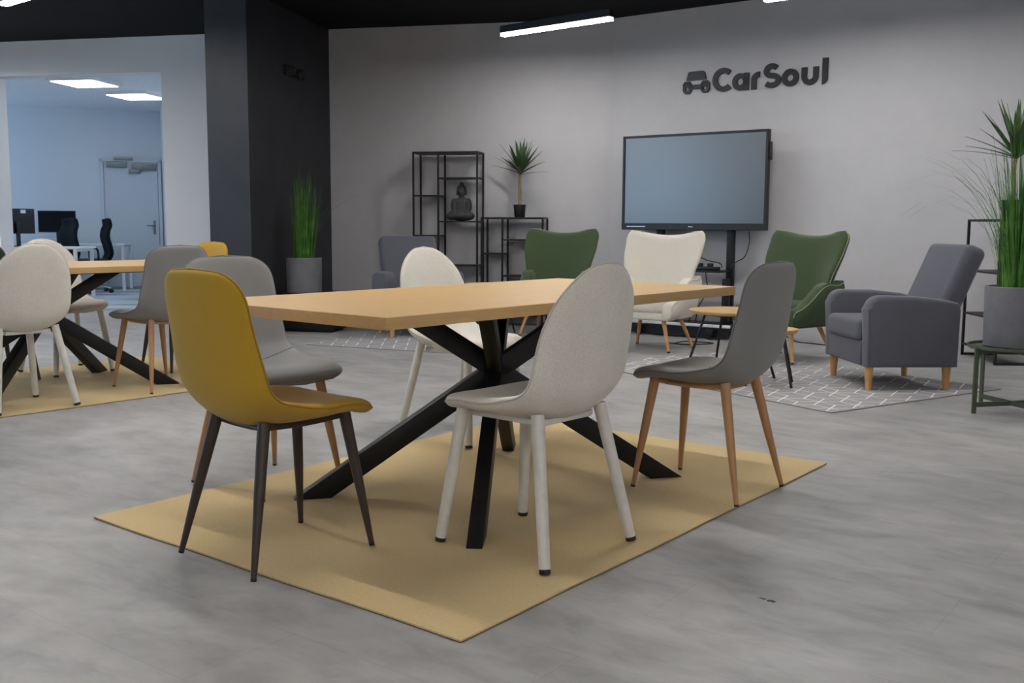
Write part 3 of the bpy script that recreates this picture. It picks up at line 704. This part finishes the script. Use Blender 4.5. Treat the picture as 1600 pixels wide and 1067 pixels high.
def grass_planter(label, loc, seed, H, nb, spread, stray, avoid=None):
    rnd = random.Random(seed); o = thing('potted_grass', label, 'plant', loc, group='grasses in grey planters')
    h, r = .325, .168
    MB().lathe([(r * .955, 0), (r * .965, .004), (r, h - .004), (r - .003, h), (r - .018, h), (r - .020, h - .04), (.001, h - .045)], 48).build('planter', M['planter'], o, 35)
    MB().lathe([(.001, h - .05), (r - .019, h - .046), (.001, h - .030)], 24).build('soil', M['soil'], o)
    vs = []; fs = []
    for i in range(nb):
        az = rnd.uniform(0, 6.283); q_ = math.sqrt(rnd.random()); rr = r * .60 * q_; ln = H * rnd.uniform(.30, 1.0) * (1 - .25 * q_); lean = spread * (.25 + 1.2 * q_) * rnd.uniform(.3, 1.2); bend = rnd.uniform(-.2, .5) * spread
        st_ = i >= nb - stray
        if avoid is not None and math.cos(az) * avoid[0] + math.sin(az) * avoid[1] > .3: lean *= .3; bend = 0; az += math.pi if st_ else 0
        if st_: lean = rnd.uniform(.5, .9); bend = rnd.uniform(.7, 1.5); ln = H * rnd.uniform(.75, 1.05)
        out = Vector((math.cos(az), math.sin(az), 0)); sd = Vector((-out.y, out.x, 0)); c0_ = out * rr + Vector((0, 0, h - .04)); n = 7; w0 = rnd.uniform(.0024, .0046) * (.5 if st_ else 1); base = len(vs); p = c0_.copy(); ang = lean * .25
        for j in range(n + 1):
            t = j / n; wd = w0 * (1 - t ** 2) + .0003
            vs += [p - sd * wd, p + sd * wd, p + out * .0012]
            ang = lean * .25 + lean * .5 * t + bend * t * t * (1.5 if st_ else 1); p = p + (out * math.sin(ang) + Vector((0, 0, math.cos(ang)))) * ln / n
        for j in range(n):
            a = base + j * 3
            for u_, v_ in ((0, 1), (1, 2), (2, 0)): fs.append((a + u_, a + v_, a + 3 + v_, a + 3 + u_))
    g = MB().raw(vs, fs).build('grass_blades', M['grass'], o, 0); g['kind'] = 'stuff'
    return o
grass_planter('tall grass in a grey cylinder planter against the dark pillar', (-1.968, 9.60, .372), 11, 1.0, 300, .20, 6, avoid=(-D1.x, -D1.y))
grass_planter('tall arching grass in a grey cylinder planter at the right edge', (2.755, 5.52, .366), 21, 1.08, 330, .26, 50)
o = thing('low_bench', 'low black cabinet under the left grass planter', 'cabinet', (-1.90, 9.66, 0), rz=R(-12.3))
MB().box((0, 0, .361), (.56, .40, .022), bev=.003).build('top_board', M['black_metal'], o)
MB().box((0, .01, .185), (.54, .36, .33), bev=.003).build('carcass', M['black_metal'], o)
MB().box((0, -.175, .19), (.52, .012, .30), bev=.003).build('cabinet_door', M['black_metal'], o)
MB().box((0, .01, .01), (.48, .30, .02)).build('plinth', M['black_metal'], o)
# tray table
o = thing('tray_table', 'olive green round metal tray table under the right planter', 'table', (2.743, 5.507, 0), rz=math.atan2(.86, .51))
MB().lathe([(.001, .350), (.226, .350), (.232, .356), (.232, .372), (.228, .372), (.227, .358), (.001, .358)], 56).build('tray', M['olive_metal'], o, 35)
for sx in (-1, 1):
    for sy in (-1, 1):
        MB().box((sx * .165, sy * .165, .180), (.026, .010, .36), rot=Matrix.Rotation(R(45 * sx * sy), 3, 'Z'), bev=.001).build('leg', M['olive_metal'], o, 0)
for a_ in (45, -45):
    MB().box((0, 0, .050 if a_ > 0 else .0485), (.455, .010, .026), rot=Matrix.Rotation(R(a_), 3, 'Z')).build('cross_bar', M['olive_metal'], o, 0)
    MB().box((0, 0, .337), (.45, .010, .024), rot=Matrix.Rotation(R(a_), 3, 'Z')).build('cross_bar', M['olive_metal'], o, 0)

# ------------------------------------------------------------------ television on its rolling stand
tc = Vector((1.062, 9.9)) + D2 * .731; FN = -N2 if N2.y > 0 else N2
tv = thing('television', 'large flat television with dark blue-grey screen on a rolling stand', 'television', (tc.x, tc.y, .972), rz=R(-36))
MB().box((0, .030, .445), (1.46, .055, .885), bev=.006).build('housing', M['black_plastic'], tv)
for x in (-.719, .719): MB().box((x, -.004, .455), (.022, .014, .865), bev=.002).build('bezel', M['black_plastic'], tv, 0)
MB().box((0, -.004, .876), (1.46, .014, .022), bev=.002).build('bezel', M['black_plastic'], tv, 0)
MB().box((0, -.006, .032), (1.46, .018, .062), bev=.003).build('bezel', M['black_plastic'], tv, 0)
MB().box((0, .001, .464), (1.418, .004, .804)).build('screen', M['screen'], tv, 0)
lg = MB(); lg.box((-.012, -.016, .032), (.016, .002, .010)); lg.box((.012, -.016, .030), (.026, .002, .008)); lg.build('maker_mark', M['sticker'], tv, 0)
MB().box((-.57, -.016, .031), (.20, .003, .012)).build('button_strip', M['silver'], tv, 0)
MB().box((.738, .03, .70), (.022, .05, .16), bev=.008).build('side_handle', M['black_plastic'], tv)
sd = thing('television_stand', 'black rolling stand with pale base rail beneath the television', 'stand', (tc.x, tc.y, 0), rz=R(-36))
for x in (-.36, .36):
    MB().box((x, .10, .78), (.07, .045, 1.36), bev=.004).build('post', M['black_metal'], sd)
    MB().box((x, .02, .28), (.06, .06, .50), bev=.004).build('lower_post', M['black_metal'], sd)
    MB().box((x, -.02, .065), (.07, .62, .05), bev=.006).build('foot_beam', M['black_metal'], sd)
    for y in (-.30, .26):
        k = MB().cone((x - .014, y, .026), (x + .014, y, .026), .026, .026, 16).build('caster', M['black_plastic'], sd)
MB().box((0, .10, 1.25), (.80, .05, .10), bev=.004).build('crossbar', M['black_metal'], sd)
MB().box((0, -.06, .115), (1.06, .40, .014), bev=.003).build('base_shelf', M['black_metal'], sd)
MB().box((0, -.275, .122), (1.08, .022, .026), bev=.003).build('edge_rail', M['desk'], sd)
MB().box((0, -.262, .060), (1.04, .010, .085)).build('base_front', M['black_metal'], sd)
MB().box((0, -.02, .60), (.74, .26, .018), bev=.004).build('tray', M['black_metal'], sd)
RM = Matrix.Translation((tc.x, tc.y, 0)) @ Matrix.Rotation(R(-36), 4, 'Z')
def L2W(x, y, z): return RM @ Vector((x, y, z))
o = thing('power_strip', 'black power strip lying on the stand tray under the television', 'power strip', L2W(.20, -.05, .610), rz=R(-36))
MB().box((0, 0, .016), (.24, .055, .030), bev=.006).build('socket_body', M['black_plastic'], o)
for x in (-.07, .03): MB().box((x, 0, .045), (.045, .045, .035), bev=.006).build('plug', M['black_plastic'], o)
def cable(label, pts, r=.005):
    tag(MB().tube(catmull(pts, 8), r, 8).build('cable', M['black_plastic'], None, 180), label, 'cable', 'cables at the television')
cable('black cable hanging from the right underside of the television to the stand post', [L2W(.56, .03, .965), L2W(.57, .02, .86), L2W(.54, 0, .74), L2W(.47, .0, .695), L2W(.43, -.02, .66), L2W(.42, -.04, .62)])
cable('black cable running slack from behind the cream wing armchair to the tray', [L2W(-.1, -.02, .82), L2W(.05, -.05, .76), L2W(.2, -.06, .70), L2W(.32, -.05, .675), L2W(.36, -.08, .64)])
cable('black cable dropping from the tray edge straight to the base shelf', [L2W(.13, -.16, .615), L2W(.135, -.18, .58), L2W(.13, -.17, .40), L2W(.10, -.16, .25), L2W(.08, -.15, .13)])
cable('black cable sagging from the tray toward the base at its middle', [L2W(.24, -.16, .615), L2W(.25, -.18, .56), L2W(.26, -.17, .42), L2W(.18, -.17, .28), L2W(.14, -.14, .135)])
cable('black cable looped on the floor beside the cream wing armchair leg', [(1.35, 8.72, .006), (1.47, 8.60, .006), (1.62, 8.62, .006), (1.74, 8.70, .006), (1.62, 8.80, .006), (1.5, 8.74, .016), (1.38, 8.66, .006)])
cable('black cable trailing across the floor behind the right green wing armchair', [(2.42, 9.0, .05), (2.50, 8.85, .006), (2.60, 8.70, .006), (2.72, 8.55, .006), (2.95, 8.45, .006)])

# ------------------------------------------------------------------ wall lettering
sg0 = Vector((1.625, 9.836)) - N2 * .022; sgn = thing('wall_sign', 'raised black CarSoul lettering with a car emblem on the grey wall', 'sign', (sg0.x, sg0.y, 2.245), rz=R(-36))
SGM = Matrix(((1, 0, 0, 0), (0, 0, 1, 0), (0, 1, 0, 0), (0, 0, 0, 1)))       # drawing plane xy -> wall plane xz
def stroke(pts, wd, closed=False, cap=0):
    P = [Vector(p) for p in pts]; n = len(P); l = []; r = []
    for i in range(n):
        a = P[(i - 1) % n] if (closed or i) else P[i]; b = P[(i + 1) % n] if (closed or i < n - 1) else P[i]
        d = (b - a).normalized(); nv_ = Vector((-d.y, d.x)) * wd / 2; l.append(P[i] + nv_); r.append(P[i] - nv_)
    return l, r
def add_stroke(mb, pts, wd, closed=False, th=.022):
    l, r = stroke(pts, wd, closed); n = len(l); vs = []; fs = []
    for z in (0, th):
        for a in l: vs.append(SGM @ Vector((a.x, a.y, z)))
        for a in r: vs.append(SGM @ Vector((a.x, a.y, z)))
    for i in range(n if closed else n - 1):
        k = (i + 1) % n
        fs += [(i, k, n + k, n + i), (2 * n + i, 3 * n + i, 3 * n + k, 2 * n + k), (i, 2 * n + i, 2 * n + k, k), (n + i, n + k, 3 * n + k, 3 * n + i)]
    if not closed: fs += [(0, n, 3 * n, 2 * n), (n - 1, 3 * n - 1, 4 * n - 1, 2 * n - 1)]
    mb.raw(vs, fs)
def arc(cx, cy, rx, ry, a0, a1, n=28): return [(cx + rx * math.cos(R(a0 + (a1 - a0) * i / n)), cy + ry * math.sin(R(a0 + (a1 - a0) * i / n))) for i in range(n + 1)]
Hc = .217; sw = .048; xh = .155
def letter(fn): mb = MB(); fn(mb); mb.build('letter', M['soft_black'], sgn, 30)
x = .298
letter(lambda m_: add_stroke(m_, arc(x + Hc / 2 - .004, Hc / 2, Hc / 2 - sw / 2, Hc / 2 - sw / 2, 46, 314), sw))
x2 = x + .205 - .012; rx = xh / 2 - sw / 2
def L_a(m_): add_stroke(m_, arc(x2 + xh / 2, xh / 2, rx, rx, 0, 352), sw, True); add_stroke(m_, [(x2 + xh - sw / 2 + .004, 0), (x2 + xh - sw / 2 + .004, xh)], sw)
letter(L_a)
x3 = x2 + .185
def L_r(m_): add_stroke(m_, [(x3 + sw / 2, 0), (x3 + sw / 2, xh * .55)] + arc(x3 + sw / 2 + .052, xh * .55, .052, xh * .45 - sw / 2, 172, 88, 10), sw)
letter(L_r)
x4 = x3 + .115
def L_S(m_):
    w_ = .165; cx = x4 + w_ / 2 - .005; r_ = (Hc - sw) / 4
    add_stroke(m_, arc(cx, Hc - sw / 2 - r_, w_ / 2 - sw / 2 - .006, r_, 35, 268, 20) + arc(cx, sw / 2 + r_, w_ / 2 - sw / 2 + .004, r_, 88, -145, 20), sw)
letter(L_S)
x5 = x4 + .172
letter(lambda m_: add_stroke(m_, arc(x5 + xh / 2, xh / 2, rx, rx, 0, 352), sw, True))
x6 = x5 + .180
def L_u(m_): r_ = .052; add_stroke(m_, [(x6 + sw / 2, xh)] + arc(x6 + sw / 2 + r_, sw / 2 + r_, r_, r_, 180, 360, 16) + [(x6 + sw / 2 + 2 * r_, xh)], sw)
letter(L_u)
x7 = x6 + .185
letter(lambda m_: m_.prism([(x7, -.004), (x7 + .030, .010), (x7 + sw, .035), (x7 + sw, .222), (x7, .222)], 0, .022, SGM))
em = MB(); em.prism([(.026, .128), (.228, .128), (.212, .196), (.196, .208), (.060, .208), (.044, .196)], 0, .022, SGM); em.build('emblem_roof', M['soft_black'], sgn, 30)
em = MB(); add_stroke(em, [(.06, .066), (.20, .066)], .040)
for cx in (.036, .220):
    add_stroke(em, [(cx - .020, .020), (cx + .020, .020), (cx + .030, .034), (cx + .030, .092), (cx + .020, .104), (cx - .020, .104), (cx - .030, .092), (cx - .030, .034)], .028, True)
    add_stroke(em, [(cx, .064), (cx, .108)], .06)
em.build('emblem_body', M['soft_black'], sgn, 30)
# small dark shape high on the pillar's side
sp = thing('pillar_emblem', 'small black emblem mounted high on the dark pillar', 'sign', (-2.135, 10.03, 2.42), rz=R(77.7))
MB().box((-.07, -.008, .05), (.24, .016, .10), bev=.02).build('emblem_plate', M['black_plastic'], sp); MB().box((.17, -.008, .05), (.14, .016, .09), bev=.02).build('emblem_plate', M['black_plastic'], sp)

# ------------------------------------------------------------------ office furniture
def desk(label, corner, rz, W, D, legs):
    o = thing('office_desk', label, 'desk', (corner[0], corner[1], 0), rz=R(rz), group='office desks')     # corner: front right
    MB().box((-W / 2, D / 2, .690), (W, D, .025), bev=.003).build('desk_top', M['desk'], o, 0)
    for x in legs:
        for y in (.03, D - .03): MB().box((-x, y, .34), (.04, .04, .676)).build('leg', M['desk'], o, 0)
        MB().box((-x, D / 2, .66), (.03, D - .06, .03)).build('rail', M['desk'], o, 0)
    return o
desk('white office desk nearest the door, seen through the opening', (-5.83, 15.30), 10, 1.5, .62, (.03, 1.45))
desk('white office desk just inside the opening, at left', (-5.52, 12.95), 5, 1.5, .70, (.05, 1.45))
def monitor(label, loc, rz, stick=False):
    o = thing('monitor', label, 'monitor', loc, rz=R(rz), group='office monitors')
    MB().box((0, 0, .330), (.54, .030, .325), bev=.005).build('display', M['black_plastic'], o)
    MB().box((0, -.0155, .333), (.52, .002, .30)).build('panel', M['black_mesh'], o, 0)
    MB().box((0, .035, .16), (.05, .03, .32), bev=.004).build('stand_neck', M['black_plastic'], o)
    MB().box((0, .02, .006), (.22, .18, .012), bev=.004).build('stand_base', M['black_plastic'], o)
    if stick: MB().box((-.10, .0165, .455), (.075, .003, .045)).build('sticker', M['sticker'], o, 0)
monitor('black monitor facing the opening on the far office desk', (-6.86, 15.38, .703), 8)
monitor('black monitor with a white sticker on its back, at the opening edge', (-6.47, 13.30, .703), 242, True)
def office_chair(label, loc, facing):
    o = thing('office_chair', label, 'chair', loc, facing, 'black office chairs')
    for k in range(5):
        t = k * 2 * math.pi / 5 + .3; p = Vector((math.cos(t), math.sin(t), 0))
        a_ = MB().tube([Vector((0, 0, .115)), p * .15 + Vector((0, 0, .105)), p * .28 + Vector((0, 0, .07))], [.026, .02, .014], 10).build('base_arm', M['chrome'], o)
        sdv = Vector((-p.y, p.x, 0)); MB().cone(p * .28 + sdv * .022 + Vector((0, 0, .03)), p * .28 - sdv * .022 + Vector((0, 0, .03)), .03, .03, 14).build('caster', M['black_plastic'], a_)
    MB().cone((0, 0, .10), (0, 0, .42), .025, .02, 12).build('column', M['chrome'], o)
    MB().box((0, .02, .455), (.48, .47, .08), bev=.03, seg=3).build('seat', M['black_plastic'], o, 60)
    pr = [(-.22, .46), (-.27, .56), (-.255, .68), (-.225, .80), (-.235, .90), (-.265, .98), (-.245, 1.085)]
    mb_, _ = shell([(y, z) for y, z in pr], [(0, .19), (.5, .23), (1, .20)], [(0, .03), (1, .03)], .06, .08, 4, .08, 4, 12, 26)
    mb_.build('backrest', M['black_mesh'], o, 180)
    for s in (-1, 1): MB().tube(catmull([(s * .22, -.05, .44), (s * .28, -.04, .50), (s * .28, -.02, .64), (s * .28, .12, .66)], 5), .016, 8).build('armrest', M['black_plastic'], o)
office_chair('black office chair in side view nearest the office door', (-6.13, 14.80, .003), 215)
office_chair('black office chair in front of the office monitor', (-6.40, 14.25, .003), 232)
